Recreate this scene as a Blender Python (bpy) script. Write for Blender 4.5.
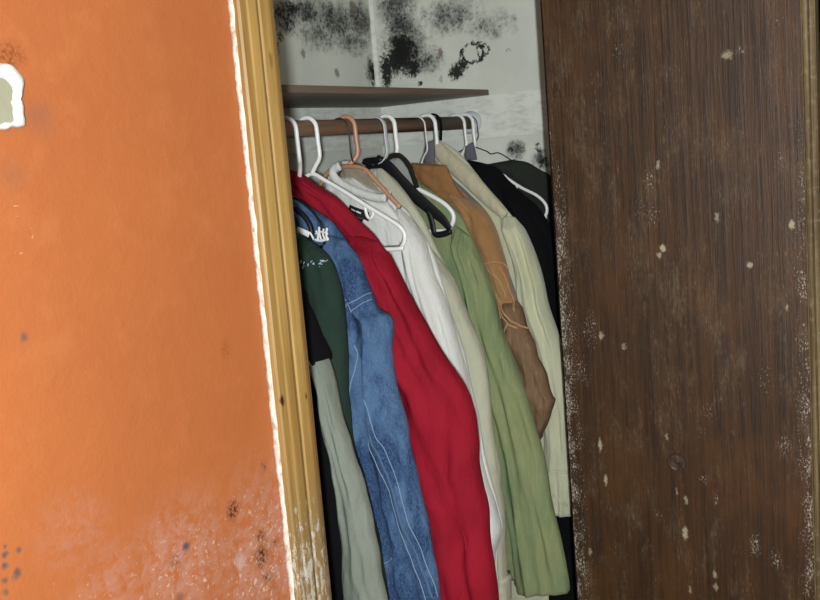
import bpy, bmesh, math, random
from math import sin, cos, pi, sqrt
from mathutils import Vector, Matrix, noise
from mathutils.bvhtree import BVHTree

# ------------------------------------------------------------ clear, camera, light
for o in list(bpy.data.objects):
    bpy.data.objects.remove(o)
SC = bpy.context.scene
COL = SC.collection

cam_d = bpy.data.cameras.new('camera')
cam = bpy.data.objects.new('camera', cam_d)
COL.objects.link(cam)
cam_d.sensor_fit = 'HORIZONTAL'
cam_d.sensor_width = 36.0
cam_d.lens = 36.0 * 1000.0 / 820.0
cam_d.clip_start = 0.02
yaw, pitch, roll = math.radians(32.0), math.radians(8.28), math.radians(4.76)
hd = Vector((cos(yaw), sin(yaw), 0))
zz = Vector((0, 0, 1))
fw = hd * cos(pitch) - zz * sin(pitch)
r0 = hd.cross(zz)
u0 = r0.cross(fw)
rt = r0 * cos(roll) - u0 * sin(roll)
up = u0 * cos(roll) + r0 * sin(roll)
cam.matrix_world = Matrix(((rt.x, up.x, -fw.x, 0.0), (rt.y, up.y, -fw.y, 0.0),
                           (rt.z, up.z, -fw.z, 1.58), (0, 0, 0, 1)))
SC.camera = cam

world = bpy.data.worlds.new('world')
SC.world = world
world.use_nodes = True
world.node_tree.nodes['Background'].inputs[0].default_value = (0.9, 0.95, 1.0, 1)
world.node_tree.nodes['Background'].inputs[1].default_value = 0.05

# stand-in for the camera flash, set back behind the camera for gentler falloff
ld = bpy.data.lights.new('flash_stand_in', 'POINT')
ld.energy = 214.0
ld.color = (0.94, 1.0, 1.03)
ld.shadow_soft_size = 0.025
lamp = bpy.data.objects.new('flash_stand_in', ld)
lamp.location = (-0.47, -0.31, 1.575)
COL.objects.link(lamp)

SC.view_settings.view_transform = 'Standard'
SC.view_settings.look = 'None'
SC.view_settings.gamma = 1.0
SC.view_settings.use_curve_mapping = False
SC.view_settings.exposure = 0.0

# ------------------------------------------------------------ node helper
class NT:
    def __init__(self, name, origin=None):
        self.m = bpy.data.materials.new(name)
        self.m.use_nodes = True
        self.t = self.m.node_tree
        self.b = self.t.nodes['Principled BSDF']
        self.co = self.t.nodes.new('ShaderNodeTexCoord').outputs['Object']
        if origin:
            self.co = self.vmath('ADD', self.co, origin)
    def put(self, sock, v):
        if isinstance(v, bpy.types.NodeSocket):
            self.t.links.new(v, sock)
        elif isinstance(v, (tuple, list)) and len(v) == 3 and sock.type == 'RGBA':
            sock.default_value = (*v, 1)
        else:
            sock.default_value = v
    def math(self, op, a, b=0.0, clamp=False):
        n = self.t.nodes.new('ShaderNodeMath'); n.operation = op; n.use_clamp = clamp
        self.put(n.inputs[0], a); self.put(n.inputs[1], b)
        return n.outputs[0]
    def vmath(self, op, a, b=(0, 0, 0)):
        n = self.t.nodes.new('ShaderNodeVectorMath'); n.operation = op
        self.put(n.inputs[0], a); self.put(n.inputs[1], b)
        return n.outputs['Value' if op in ('LENGTH', 'DISTANCE', 'DOT_PRODUCT') else 'Vector']
    def noise(self, vec, scale, detail=4, rough=0.55, dist=0.0, color=False):
        n = self.t.nodes.new('ShaderNodeTexNoise')
        self.put(n.inputs['Vector'], vec); n.inputs['Scale'].default_value = scale
        n.inputs['Detail'].default_value = detail; n.inputs['Roughness'].default_value = rough
        n.inputs['Distortion'].default_value = dist
        return n.outputs['Color' if color else 'Fac']
    def voro(self, vec, scale, rnd=1.0):
        n = self.t.nodes.new('ShaderNodeTexVoronoi')
        self.put(n.inputs['Vector'], vec); n.inputs['Scale'].default_value = scale
        n.inputs['Randomness'].default_value = rnd
        return n.outputs['Distance']
    def wave(self, vec, scale, dist=2.0, detail=2, dscale=1.0, axis='X'):
        n = self.t.nodes.new('ShaderNodeTexWave'); n.bands_direction = axis
        self.put(n.inputs['Vector'], vec); n.inputs['Scale'].default_value = scale
        n.inputs['Distortion'].default_value = dist; n.inputs['Detail'].default_value = detail
        n.inputs['Detail Scale'].default_value = dscale
        return n.outputs['Fac']
    def ss(self, v, lo, hi, a=0.0, b=1.0):
        n = self.t.nodes.new('ShaderNodeMapRange'); n.interpolation_type = 'SMOOTHSTEP'
        self.put(n.inputs[0], v); n.inputs[1].default_value = lo; n.inputs[2].default_value = hi
        n.inputs[3].default_value = a; n.inputs[4].default_value = b
        return n.outputs[0]
    def mix(self, f, a, b):
        n = self.t.nodes.new('ShaderNodeMix'); n.data_type = 'RGBA'
        self.put(n.inputs[0], f); self.put(n.inputs[6], a); self.put(n.inputs[7], b)
        return n.outputs[2]
    def scaled(self, s):
        return self.vmath('MULTIPLY', self.co, s)
    def warped(self, amount, scale):
        c = self.noise(self.co, scale, 3, 0.6, color=True)
        d = self.vmath('SUBTRACT', c, (0.5, 0.5, 0.5))
        return self.vmath('ADD', self.co, self.vmath('MULTIPLY', d, (amount,) * 3))
    def blob(self, vec, c, r, inner=0.2):
        d = self.vmath('SUBTRACT', vec, c)
        d = self.vmath('MULTIPLY', d, tuple(1.0 / q for q in r))
        return self.ss(self.vmath('LENGTH', d), 1.0, inner)
    def blobs(self, vec, lst, inner=0.2):
        out = None
        for c, r, k in lst:
            b = self.math('MULTIPLY', self.blob(vec, c, r, inner), k)
            out = b if out is None else self.math('MAXIMUM', out, b)
        return out
    def sep(self, vec=None):
        n = self.t.nodes.new('ShaderNodeSeparateXYZ'); self.put(n.inputs[0], vec or self.co)
        return n.outputs
    def done(self, color, rough=0.8, bump=None, strength=0.3, dist=0.005, spec=0.3, **kw):
        self.put(self.b.inputs['Base Color'], color)
        self.put(self.b.inputs['Roughness'], rough)
        self.b.inputs['Specular IOR Level'].default_value = spec
        if bump is not None:
            n = self.t.nodes.new('ShaderNodeBump')
            n.inputs['Strength'].default_value = strength; n.inputs['Distance'].default_value = dist
            self.put(n.inputs['Height'], bump); self.t.links.new(n.outputs[0], self.b.inputs['Normal'])
        for k, v in kw.items():
            self.b.inputs[k].default_value = v
        return self.m

def lin(r, g, b):
    f = lambda c: (c / 255 / 12.92) if c <= 10 else ((c / 255 + 0.055) / 1.055) ** 2.4
    return (f(r), f(g), f(b))

# ------------------------------------------------------------ materials
def plain(name, c, rough=0.5, spec=0.4, var=0.12, scale=40):
    n = NT(name)
    f = n.noise(n.co, scale, 4)
    c2 = tuple(q * (1 - var * 2) for q in c)
    return n.done(n.mix(f, c, c2), rough, f, 0.08, 0.002, spec)

def fabric(name, c, var=0.25, blotch=None, weave=700, rough=0.95, fuzz=0.0, streak=0.0, bump=0.4):
    n = NT(name)
    big = n.noise(n.scaled((1, 1, 0.5)), 9, 4, 0.6)
    fine = n.noise(n.co, weave, 2, 0.6)
    c2 = blotch or tuple(q * (1 - var) for q in c)
    col = n.mix(n.ss(big, 0.35, 0.7), c, c2)
    k = n.ss(fine, 0.3, 0.7)
    col = n.mix(n.math('MULTIPLY', k, 0.25), col, tuple(q * 0.55 for q in c))
    if streak:
        st = n.noise(n.scaled((1, 1, 0.06)), 160, 3, 0.6)
        col = n.mix(n.math('MULTIPLY', n.ss(st, 0.45, 0.75), streak), col, tuple(min(1, q * 1.8 + 0.04) for q in c))
    wr = n.noise(n.scaled((1, 1, 0.45)), 28, 5, 0.6, 0.8)
    h = n.math('ADD', n.math('MULTIPLY', wr, 1.0), n.math('MULTIPLY', fine, 0.15))
    kw = {}
    if fuzz:
        kw = {'Sheen Weight': fuzz, 'Sheen Roughness': 0.5}
    return n.done(col, rough, h, bump, 0.02, 0.15, **kw)

M = {}
M['white_plastic'] = plain('white_plastic', (0.80, 0.80, 0.77), 0.35, 0.5, 0.06)
M['grey_plastic'] = plain('grey_plastic', (0.55, 0.57, 0.58), 0.4, 0.5, 0.06)
M['black_plastic'] = plain('black_plastic', (0.006, 0.006, 0.007), 0.5, 0.3)
M['copper_plastic'] = plain('copper_plastic', lin(192, 142, 112), 0.4, 0.5)
M['dark_wire'] = plain('dark_wire', (0.02, 0.02, 0.018), 0.45, 0.5)
M['white_wire'] = plain('white_wire', (0.7, 0.68, 0.62), 0.4, 0.5)
M['black_cloth'] = fabric('black_cloth', (0.004, 0.004, 0.005), 0.2, bump=0.2)
M['black_knit'] = fabric('black_knit', (0.0035, 0.0035, 0.0045), 0.2, bump=0.3)
M['sage'] = fabric('sage', lin(130, 136, 124), 0.22)
M['dark_green'] = fabric('dark_green', lin(40, 58, 49), 0.35)
M['red'] = fabric('red', lin(146, 21, 40), 0.30, weave=900, rough=0.8)
M['white_knit'] = fabric('white_knit', lin(214, 215, 208), 0.12)
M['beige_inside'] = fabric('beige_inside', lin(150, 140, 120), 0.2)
M['khaki'] = fabric('khaki', lin(182, 182, 160), 0.16)
M['green_shirt'] = fabric('green_shirt', lin(131, 138, 98), 0.2, blotch=lin(104, 124, 90), streak=0.15)
M['tan_suede'] = fabric('tan_suede', lin(162, 122, 78), 0.3, blotch=lin(134, 98, 62), fuzz=0.2)
M['tan_yoke'] = fabric('tan_yoke', lin(142, 103, 64), 0.25)
M['brown_leather'] = fabric('brown_leather', lin(116, 92, 68), 0.3, blotch=lin(82, 60, 42), rough=0.7, streak=0.3)
M['fringe'] = fabric('fringe', lin(176, 140, 104), 0.2)
M['slate'] = fabric('slate', lin(104, 102, 110), 0.2)
M['cream'] = fabric('cream', lin(194, 194, 164), 0.14, blotch=lin(182, 182, 146), fuzz=0.3)
M['cream_fleece'] = fabric('cream_fleece', lin(190, 183, 153), 0.2, weave=380, fuzz=0.4, bump=0.6)
M['charcoal_green'] = fabric('charcoal_green', lin(44, 48, 42), 0.2)
M['grey_cloth'] = fabric('grey_cloth', lin(150, 152, 146), 0.15)
M['dark_band'] = fabric('dark_band', lin(40, 36, 30), 0.2)
M['thread'] = plain('thread', lin(176, 188, 200), 0.9, 0.1)
M['denim_thread_glint'] = plain('denim_thread_glint', lin(134, 154, 178), 0.9, 0.1)  # pale thread, also used to paint crease highlights
M['denim_seam'] = plain('denim_seam', lin(92, 118, 150), 0.9, 0.1, 0.3, 300)
M['label_white'] = plain('label_white', (0.75, 0.75, 0.72), 0.8, 0.1)
M['label_black'] = plain('label_black', (0.012, 0.012, 0.014), 0.7, 0.2)
M['navy'] = fabric('navy', lin(30, 34, 46), 0.2)

def denim():
    n = NT('denim')
    big = n.noise(n.scaled((1, 1, 0.5)), 14, 5, 0.65, 0.5)
    fine = n.noise(n.scaled((1, 2.2, 0.5)), 420, 3, 0.7)
    st = n.noise(n.scaled((1, 1, 0.12)), 90, 4, 0.7)
    col = n.mix(n.ss(big, 0.42, 0.60), lin(32, 56, 92), lin(72, 100, 134))
    col = n.mix(n.math('MULTIPLY', n.ss(fine, 0.42, 0.68), 0.55), col, lin(100, 124, 150))
    col = n.mix(n.math('MULTIPLY', n.ss(st, 0.5, 0.75), 0.35), col, lin(28, 46, 78))
    wr = n.noise(n.scaled((1, 1, 0.5)), 26, 5, 0.6, 1.0)
    return n.done(col, 0.95, n.math('ADD', wr, n.math('MULTIPLY', fine, 0.2)), 0.4, 0.02, 0.15)
M['denim'] = denim()

def orange_wall():
    n = NT('orange_paint')
    w = n.warped(0.02, 30)
    big = n.noise(n.co, 4, 5, 0.6)
    mid = n.noise(n.co, 22, 5, 0.65)
    col = n.mix(n.ss(big, 0.3, 0.7), lin(166, 95, 50), lin(161, 91, 50))
    col = n.mix(n.math('MULTIPLY', n.ss(mid, 0.5, 0.72), 0.35), col, lin(174, 106, 62))
    S = n.sep()
    # powdery salts low on the wall
    low = n.ss(S['Z'], 1.30, 1.08)
    near = n.blobs(n.co, [((0.89, 0.8, 1.10), (0.13, 1, 0.17), 1.0), ((0.76, 0.8, 1.15), (0.14, 1, 0.11), 0.85),
                          ((0.66, 0.8, 1.16), (0.09, 1, 0.08), 0.55), ((0.62, 0.8, 1.24), (0.07, 1, 0.06), 0.4)], 0.1)
    pw = n.noise(w, 60, 6, 0.7)
    haze = n.math('MULTIPLY', n.math('MULTIPLY', n.ss(pw, 0.36, 0.64), near), 0.8)
    col = n.mix(haze, col, lin(172, 128, 112))
    fl = n.noise(w, 170, 4, 0.6)
    flm = n.math('ADD', n.math('MULTIPLY', near, 0.12), fl)
    fle = n.math('MULTIPLY', n.ss(flm, 0.665, 0.76), low)
    col = n.mix(n.math('MULTIPLY', fle, 0.8), col, lin(196, 168, 146))
    # sparse chips in the upper left
    ch = n.noise(n.scaled((1, 1, 1.8)), 130, 2, 0.5)
    left = n.blobs(n.co, [((0.61, 0.8, 1.54), (0.06, 1, 0.10), 1.0), ((0.70, 0.8, 1.54), (0.05, 1, 0.03), 0.6)], 0.1)
    col = n.mix(n.math('MULTIPLY', n.ss(n.math('ADD', ch, n.math('MULTIPLY', left, 0.09)), 0.76, 0.82), 0.8), col, lin(190, 144, 110))
    # brown rust and mould rosettes
    mot = n.noise(n.co, 230, 3, 0.6)
    w3 = n.warped(0.008, 90)
    rust = n.blobs(w3, [((x, 0.8, z), (a, 1, b), k) for (x, z), a, b, k in zip(
        [(0.8461, 1.1805), (0.8877, 1.1062), (0.8899, 1.1313), (0.9142, 1.1128), (0.8927, 1.0768), (0.9089, 1.2136), (0.7477, 1.1577), (0.8628, 1.3709), (0.6189, 1.7004)],
        (.017, .019, .013, .011, .015, .012, .016, .012, .03), (.019, .022, .013, .010, .012, .013, .016, .018, .018),
        (1, 1, .8, .6, .7, .5, .4, .25, .5))], 0.0)
    rk = n.math('MULTIPLY', rust, n.ss(mot, 0.44, 0.58, 0.22, 1.25), True)
    col = n.mix(n.math('MULTIPLY', rk, 0.95), col, lin(62, 26, 12))
    grey = n.blobs(w3, [((x, 0.8, z), (a, 1, a), k) for (x, z), a, k in zip(
        [(0.7649, 1.1673), (0.5939, 1.4404), (0.5413, 1.2461), (0.5397, 1.2360), (0.5509, 1.2246), (0.5565, 1.2459), (0.5376, 1.2233), (0.5368, 1.2119), (0.5495, 1.2232), (0.6452, 1.6436), (0.6054, 1.5911), (0.7467, 1.1135), (0.5427, 1.2543)],
        (.0085, .007, .005, .0055, .007, .005, .005, .005, .007, .026, .024, .010, .004),
        (1, .7, .9, .9, .9, .8, .8, .7, .6, .22, .15, .5, .7))], 0.1)
    col = n.mix(grey, col, lin(76, 72, 74))
    whit = n.blobs(w, [((0.849, 0.8, 1.115), (0.013, 1, 0.016), 0.9)], 0.1)
    col = n.mix(n.math('MULTIPLY', whit, 0.6), col, lin(180, 160, 150))
    fine = n.noise(n.co, 260, 3, 0.6)
    h = n.math('ADD', n.math('MULTIPLY', mid, 0.7), n.math('ADD', n.math('MULTIPLY', fine, 0.1), n.math('MULTIPLY', fle, 0.4)))
    return n.done(col, 0.62, h, 0.22, 0.01, 0.25)
M['orange'] = orange_wall()

def mould_wall(name, haze_list, black_list, rings=(), spots=(), base=lin(206, 208, 196)):
    n = NT(name)
    w = n.warped(0.035, 28)
    w2 = n.warped(0.022, 60)
    big = n.noise(n.co, 7, 5, 0.6)
    col = n.mix(n.ss(big, 0.3, 0.7), base, tuple(q * 0.88 for q in base))
    cl = n.noise(n.co, 38, 7, 0.72)
    sp = n.noise(n.co, 120, 6, 0.75)
    hz = n.blobs(w, [(c, tuple(q * 1.15 for q in r), k) for c, r, k in haze_list], 0.0)
    f1 = n.ss(n.math('ADD', n.math('MULTIPLY', hz, 0.42), n.math('ADD', n.math('MULTIPLY', cl, 0.7), n.math('MULTIPLY', sp, 0.35))), 0.52, 0.98)
    f1 = n.math('MULTIPLY', f1, n.ss(hz, 0.0, 0.25))
    col = n.mix(n.math('MULTIPLY', f1, 0.92), col, lin(62, 65, 62))
    bl = n.blobs(w2, [(c, tuple(q * 1.45 for q in r), k) for c, r, k in black_list], 0.0)
    for c, r, k, wd in rings:
        d = n.vmath('SUBTRACT', w2, c)
        d = n.vmath('LENGTH', n.vmath('MULTIPLY', d, tuple(1.0 / q for q in r)))
        d = n.math('ABSOLUTE', n.math('SUBTRACT', d, 1.0))
        bl = n.math('MAXIMUM', bl, n.math('MULTIPLY', n.math('MULTIPLY', n.ss(d, wd, 0.0), k), n.ss(cl, 0.30, 0.60, 0.45, 1.15)))
    bl = n.math('MAXIMUM', bl, n.math('MULTIPLY', hz, 0.36))
    f2 = n.ss(n.math('ADD', n.math('MULTIPLY', bl, 0.55), n.math('ADD', n.math('MULTIPLY', sp, 1.2), n.math('MULTIPLY', cl, 0.35))), 0.88, 1.12)
    f2 = n.math('MULTIPLY', f2, n.ss(bl, 0.0, 0.2))
    col = n.mix(n.math('MULTIPLY', f2, 0.97), col, lin(22, 22, 20))
    for c, r, colr, k in spots:
        col = n.mix(n.math('MULTIPLY', n.blob(w2, c, r, 0.5), k), col, colr)
    return n.done(col, 0.85, n.math('ADD', cl, n.math('MULTIPLY', f2, 0.5)), 0.15, 0.006, 0.2)

XR, YB, YF, XD = 2.20, 1.418, 0.80, 1.84
def RW(y, z): return (XR, y, z)
def BW(x, z): return (x, YB, z)
M['mould_right'] = mould_wall('mouldy_plaster_right',
    [(RW(y, z), (1, a, b), k) for (y, z), a, b, k in zip([(1.3368, 1.9002), (1.3270, 1.8500), (1.1931, 1.9044), (1.0875, 1.8665), (1.0440, 1.5687), (0.9808, 1.5407), (1.2727, 1.8069), (1.0568, 1.6456), (1.3466, 1.9502)],
        (.07, .10, .13, .10, .035, .03, .07, .045, .08), (.09, .10, .06, .05, .03, .035, .06, .012, .06), (1, .95, .72, .55, .95, .95, .75, .5, 1))],
    [(RW(y, z), (1, a, b), k) for (y, z), a, b, k in zip([(1.3374, 1.8341), (1.3897, 1.7907), (1.3604, 1.8122), (1.2642, 1.8058), (1.1882, 1.7682), (1.1677, 1.7802), (1.2925, 1.7504), (1.0449, 1.8032), (1.3115, 1.7967), (1.0443, 1.5640), (0.9736, 1.5331), (0.9840, 1.5691)],
        (.050, .020, .04, .02, .022, .02, .010, .005, .03, .02, .016, .01), (.055, .055, .04, .022, .022, .02, .006, .005, .03, .016, .02, .02), (1, .95, .9, .5, 1, .8, .7, .5, .9, .4, .6, .5))],
    [(RW(*[(1.1380, 1.8075)][0]), (1, .030, .022), 0.8, 0.35), (RW(*[(1.1106, 1.8112)][0]), (1, .016, .016), 0.55, 0.4)],
    [(RW(*[(1.2288, 1.8185)][0]), (1, .011, .014), lin(120, 88, 84), 0.8), (RW(*[(1.2042, 1.8728)][0]), (1, .010, .010), lin(110, 104, 94), 0.5),
     (RW(*[(1.2315, 1.7561)][0]), (1, .008, .010), lin(140, 124, 104), 0.5)])
M['mould_back'] = mould_wall('mouldy_plaster_back',
    [(BW(x, z), (a, 1, b), k) for (x, z), a, b, k in zip([(1.8423, 1.9103), (1.9190, 1.9270), (2.0356, 1.9124), (2.1441, 1.9197), (2.0920, 1.8683), (1.9606, 1.8731), (2.1700, 1.7981)],
        (.09, .12, .14, .10, .14, .12, .03), (.06, .05, .07, .07, .05, .05, .05), (1.05, 1, .95, .9, .75, .7, .9))],
    [(BW(x, z), (a, 1, b), k) for (x, z), a, b, k in zip([(1.8665, 1.9252), (1.8508, 1.8955), (1.8171, 1.8651), (2.1819, 1.7859), (2.2011, 1.8190), (1.7948, 1.8358)],
        (.03, .04, .02, .012, .014, .02), (.02, .02, .02, .035, .03, .03), (.75, .5, .5, .9, .6, .5))],
    [],
    [(BW(*[(1.8957, 1.8291)][0]), (.014, 1, .012), lin(92, 92, 88), 0.7), (BW(*[(2.0239, 1.7871)][0]), (.012, 1, .013), lin(96, 94, 90), 0.7),
     (BW(*[(2.1176, 1.9468)][0]), (.020, 1, .022), lin(96, 92, 74), 0.75), (BW(*[(2.1471, 1.9102)][0]), (.018, 1, .016), lin(104, 98, 84), 0.6)])
M['closet_white'] = mould_wall('closet_white', [((0, 0, -9), (1, 1, 1), 1)], [((0, 0, -9), (1, 1, 1), 1)], base=lin(206, 208, 198))

def cleat_mat():
    n = NT('white_cleat_paint')
    a = n.noise(n.scaled((1, 1, 3)), 22, 5, 0.65)
    s = n.noise(n.co, 90, 5, 0.7)
    col = n.mix(n.ss(a, 0.4, 0.75), lin(214, 216, 206), lin(186, 188, 178))
    col = n.mix(n.math('MULTIPLY', n.ss(s, 0.64, 0.74), 0.55), col, lin(96, 92, 82))
    return n.done(col, 0.7, a, 0.15, 0.004, 0.25)
M['cleat'] = cleat_mat()

def wood(name, c1, c2, c3, scale=60, rough=0.5, axis='Z', worn=0.0, spec=0.3):
    n = NT(name)
    st = {'Z': (1, 1, 0.035), 'X': (0.04, 1, 1), 'Y': (1, 0.04, 1)}[axis]
    g = n.noise(n.scaled(st), scale, 5, 0.6, 0.3)
    g2 = n.noise(n.scaled(st), scale * 4, 3, 0.6)
    col = n.mix(n.ss(g, 0.32, 0.68), c1, c2)
    col = n.mix(n.math('MULTIPLY', n.ss(g2, 0.5, 0.75), 0.55), col, c3)
    if worn:
        s = n.noise(n.co, 70, 5, 0.7)
        col = n.mix(n.math('MULTIPLY', n.ss(s, 0.5, 0.75), worn), col, lin(150, 142, 126))
    return n.done(col, rough, n.math('ADD', g, g2), 0.12, 0.003, spec)
M['rod_wood'] = wood('rod_wood', lin(128, 102, 80), lin(106, 84, 64), lin(82, 62, 46), 50, 0.55, 'X')
M['shelf_paint'] = wood('shelf_paint', lin(176, 176, 164), lin(160, 160, 148), lin(140, 138, 126), 40, 0.7, 'X')
M['shelf_wood'] = wood('shelf_wood', lin(112, 98, 84), lin(98, 84, 70), lin(80, 66, 54), 40, 0.7, 'X')
M['floor_wood'] = wood('floor_wood', lin(96, 74, 54), lin(80, 60, 44), lin(60, 44, 30), 30, 0.6, 'X')
M['shaded_dark_panel'] = wood('shaded_dark_panel', lin(34, 24, 18), lin(24, 17, 13), lin(14, 10, 8), 40, 0.7, 'Z')  # dark wood, its near-black tone also stands in for gloom past the door
M['room_paint'] = plain('room_paint', lin(150, 120, 96), 0.9, 0.2, 0.1, 5)
M['ceiling_paint'] = plain('ceiling_paint', lin(190, 188, 180), 0.9, 0.2, 0.1, 5)

def casing_wood():
    n = NT('honey_casing_wood', (0.95, 0.80, 0.0))
    g = n.noise(n.scaled((1, 1, 0.02)), 95, 5, 0.62, 0.35)
    g2 = n.noise(n.scaled((1, 1, 0.03)), 420, 3, 0.6)
    col = n.mix(n.ss(g, 0.34, 0.66), lin(160, 128, 72), lin(134, 102, 52))
    col = n.mix(n.math('MULTIPLY', n.ss(g2, 0.5, 0.74), 0.45), col, lin(104, 70, 32))
    S = n.sep()
    low = n.ss(S['Z'], 1.26, 1.04)
    w = n.warped(0.01, 60)
    sc = n.noise(n.vmath('MULTIPLY', w, (1, 1, 0.28)), 130, 5, 0.7)
    dull = n.math('MULTIPLY', low, 0.6)
    col = n.mix(dull, col, lin(112, 96, 68))
    wf = n.ss(n.math('ADD', sc, n.math('MULTIPLY', low, 0.19)), 0.66, 0.76)
    wf = n.math('MULTIPLY', wf, n.ss(S['Z'], 1.30, 1.12))
    col = n.mix(n.math('MULTIPLY', wf, 0.85), col, lin(176, 168, 154))
    kn = n.blobs(w, [((x, 0.784, z), (a, 1, b), k) for (x, z), a, b, k in zip([(0.9387, 1.2907), (0.9850, 1.2854), (0.9822, 1.7067), (0.9707, 1.6587)], (.004, .003, .005, .004), (.010, .006, .012, .008), (1, .8, .4, .3))], 0.3)
    col = n.mix(kn, col, lin(58, 32, 14))
    return n.done(col, 0.45, n.math('ADD', g, n.math('MULTIPLY', wf, 0.6)), 0.2, 0.003, 0.35)
M['casing'] = casing_wood()

def caulk_mat():
    n = NT('white_caulk')
    s = n.noise(n.scaled((1, 1, 0.4)), 160, 4, 0.7)
    return n.done(n.mix(n.ss(s, 0.45, 0.7), lin(200, 192, 180), lin(160, 134, 110)), 0.8, s, 0.3, 0.003)
M['caulk'] = caulk_mat()

def door_mat():
    n = NT('dark_brown_door', (1.84, 0.55, 0.0))
    w = n.warped(0.012, 50)
    g = n.noise(n.scaled((1, 1, 0.03)), 110, 5, 0.65, 0.4)
    g2 = n.noise(n.scaled((1, 1, 0.07)), 260, 5, 0.75, 0.6)
    big = n.noise(n.scaled((1, 1, 0.6)), 9, 4, 0.6)
    col = n.mix(n.ss(g, 0.32, 0.68), lin(67, 44, 22), lin(44, 29, 15))
    col = n.mix(n.math('MULTIPLY', n.ss(big, 0.45, 0.7), 0.6), col, lin(80, 52, 24))
    col = n.mix(n.math('MULTIPLY', n.ss(g2, 0.5, 0.7), 0.5), col, lin(25, 16, 9))
    # dusty bloom
    dz = n.noise(n.scaled((1, 1, 0.4)), 22, 5, 0.7)
    gz = n.noise(n.scaled((1, 1, 0.25)), 240, 5, 0.8)
    dust = n.math('MULTIPLY', n.ss(dz, 0.48, 0.74), n.ss(gz, 0.35, 0.7))
    col = n.mix(n.math('MULTIPLY', dust, 0.8), col, lin(104, 88, 66))
    scr = n.noise(n.scaled((1, 1, 0.2)), 420, 4, 0.7, 0.4)
    scr = n.math('MULTIPLY', n.ss(scr, 0.56, 0.70), n.ss(dz, 0.38, 0.62))
    col = n.mix(n.math('MULTIPLY', scr, 0.5), col, lin(132, 116, 94))
    # white speckle: clusters, and along both vertical edges
    S = n.sep()
    e1 = n.ss(S['Y'], 0.735, 0.80)
    e2 = n.ss(S['Y'], 0.375, 0.325)
    lowz = n.ss(S['Z'], 1.75, 1.35, 0.35, 1.0)
    edge = n.math('MULTIPLY', n.math('MAXIMUM', e1, n.math('MULTIPLY', e2, 0.9)), lowz)
    ck = n.noise(n.scaled((1, 1, 0.5)), 48, 4, 0.65)
    edge = n.math('MULTIPLY', edge, n.ss(ck, 0.32, 0.56, 0.2, 1.15))
    clu = n.blobs(w, [((XD, y, z), (1, a, b), k) for (y, z), a, b, k in zip(
        [(0.6492, 1.7391), (0.6001, 1.4951), (0.5994, 1.4295), (0.4316, 0.8006), (0.3944, 0.7765), (0.5012, 0.8811), (0.5224, 0.9186), (0.6160, 0.8369), (0.3724, 1.0007), (0.5261, 1.0172), (0.3685, 1.7549), (0.3669, 1.5166), (0.7360, 1.2063), (0.7621, 1.1238), (0.4284, 1.7120), (0.6221, 1.4398), (0.5057, 1.0578), (0.4039, 1.1207)],
        (.03, .03, .03, .02, .02, .012, .02, .016, .025, .02, .03, .02, .04, .04, .03, .03, .03, .03),
        (.04, .04, .05, .05, .04, .03, .02, .025, .04, .05, .03, .03, .09, .08, .02, .05, .05, .08),
        (.6, .8, .7, .9, .8, .8, .8, .7, .8, .6, .6, .7, .7, .7, .8, .6, .6, .6))], 0.1)
    sp = n.noise(n.scaled((1, 1, 0.6)), 300, 6, 0.8)
    sm = n.math('ADD', sp, n.math('MULTIPLY', n.math('MAXIMUM', edge, clu), 0.17))
    spk = n.math('MULTIPLY', n.ss(sm, 0.65, 0.77), n.ss(n.math('MAXIMUM', edge, clu), 0.0, 0.5))
    col = n.mix(n.math('MULTIPLY', spk, 0.8), col, lin(196, 188, 170))
    wz = n.warped(0.014, 150)
    chips = n.blobs(wz, [((XD, y, z), (1, a, b), k) for (y, z), a, b, k in zip(
        [(0.5813, 1.3666), (0.5896, 1.3535), (0.4790, 1.4211), (0.4236, 1.3324), (0.7137, 1.1947), (0.6676, 1.1760), (0.7287, 0.9705), (0.7201, 0.8980), (0.5637, 0.8066), (0.5589, 0.8744), (0.7637, 0.7386), (0.5088, 0.7288), (0.5078, 0.7044), (0.5906, 0.9983), (0.3499, 1.4022), (0.5836, 1.5219), (0.4510, 1.7061), (0.5588, 0.6897), (0.5759, 0.8887), (0.3621, 1.2561)],
        (.0065, .006, .006, .006, .007, .006, .005, .005, .008, .005, .005, .006, .005, .004, .006, .005, .012, .004, .003, .004),
        (.010, .008, .012, .009, .011, .009, .018, .016, .018, .010, .011, .010, .012, .009, .012, .011, .010, .01, .01, .008),
        (.9, .7, .5, .8, .7, .5, .8, .75, .8, .6, .5, .6, .5, .5, .9, .6, .6, .5, .5, .6))], 0.35)
    col = n.mix(n.math('MULTIPLY', chips, n.ss(sp, 0.3, 0.55, 0.35, 0.95)), col, lin(176, 168, 140))
    h = n.math('ADD', n.math('ADD', g, n.math('MULTIPLY', g2, 0.5)), n.math('MULTIPLY', spk, 0.6))
    return n.done(col, n.ss(dust, 0, 1, 0.48, 0.8), h, 0.35, 0.004, 0.35)
M['door'] = door_mat()
M['door_strip'] = wood('door_strip', lin(118, 102, 70), lin(84, 68, 44), lin(60, 42, 26), 90, 0.6, 'Z', 0.55)
M['door_edge'] = wood('door_edge', lin(70, 50, 34), lin(50, 34, 22), lin(30, 20, 12), 90, 0.6, 'Z', 0.4)
M['bare_plaster'] = plain('bare_plaster', lin(150, 148, 124), 0.95, 0.1, 0.12, 60)
M['plaster_rim'] = plain('plaster_rim', lin(206, 206, 200), 0.9, 0.1, 0.05, 90)

# ------------------------------------------------------------ mesh helpers
def link(name, me, mat, parent=None, loc=None):
    if mat:
        me.materials.append(mat)
    o = bpy.data.objects.new(name, me)
    COL.objects.link(o)
    if parent is not None:
        o.parent = parent
    if loc is not None:
        o.location = loc
    return o

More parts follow.
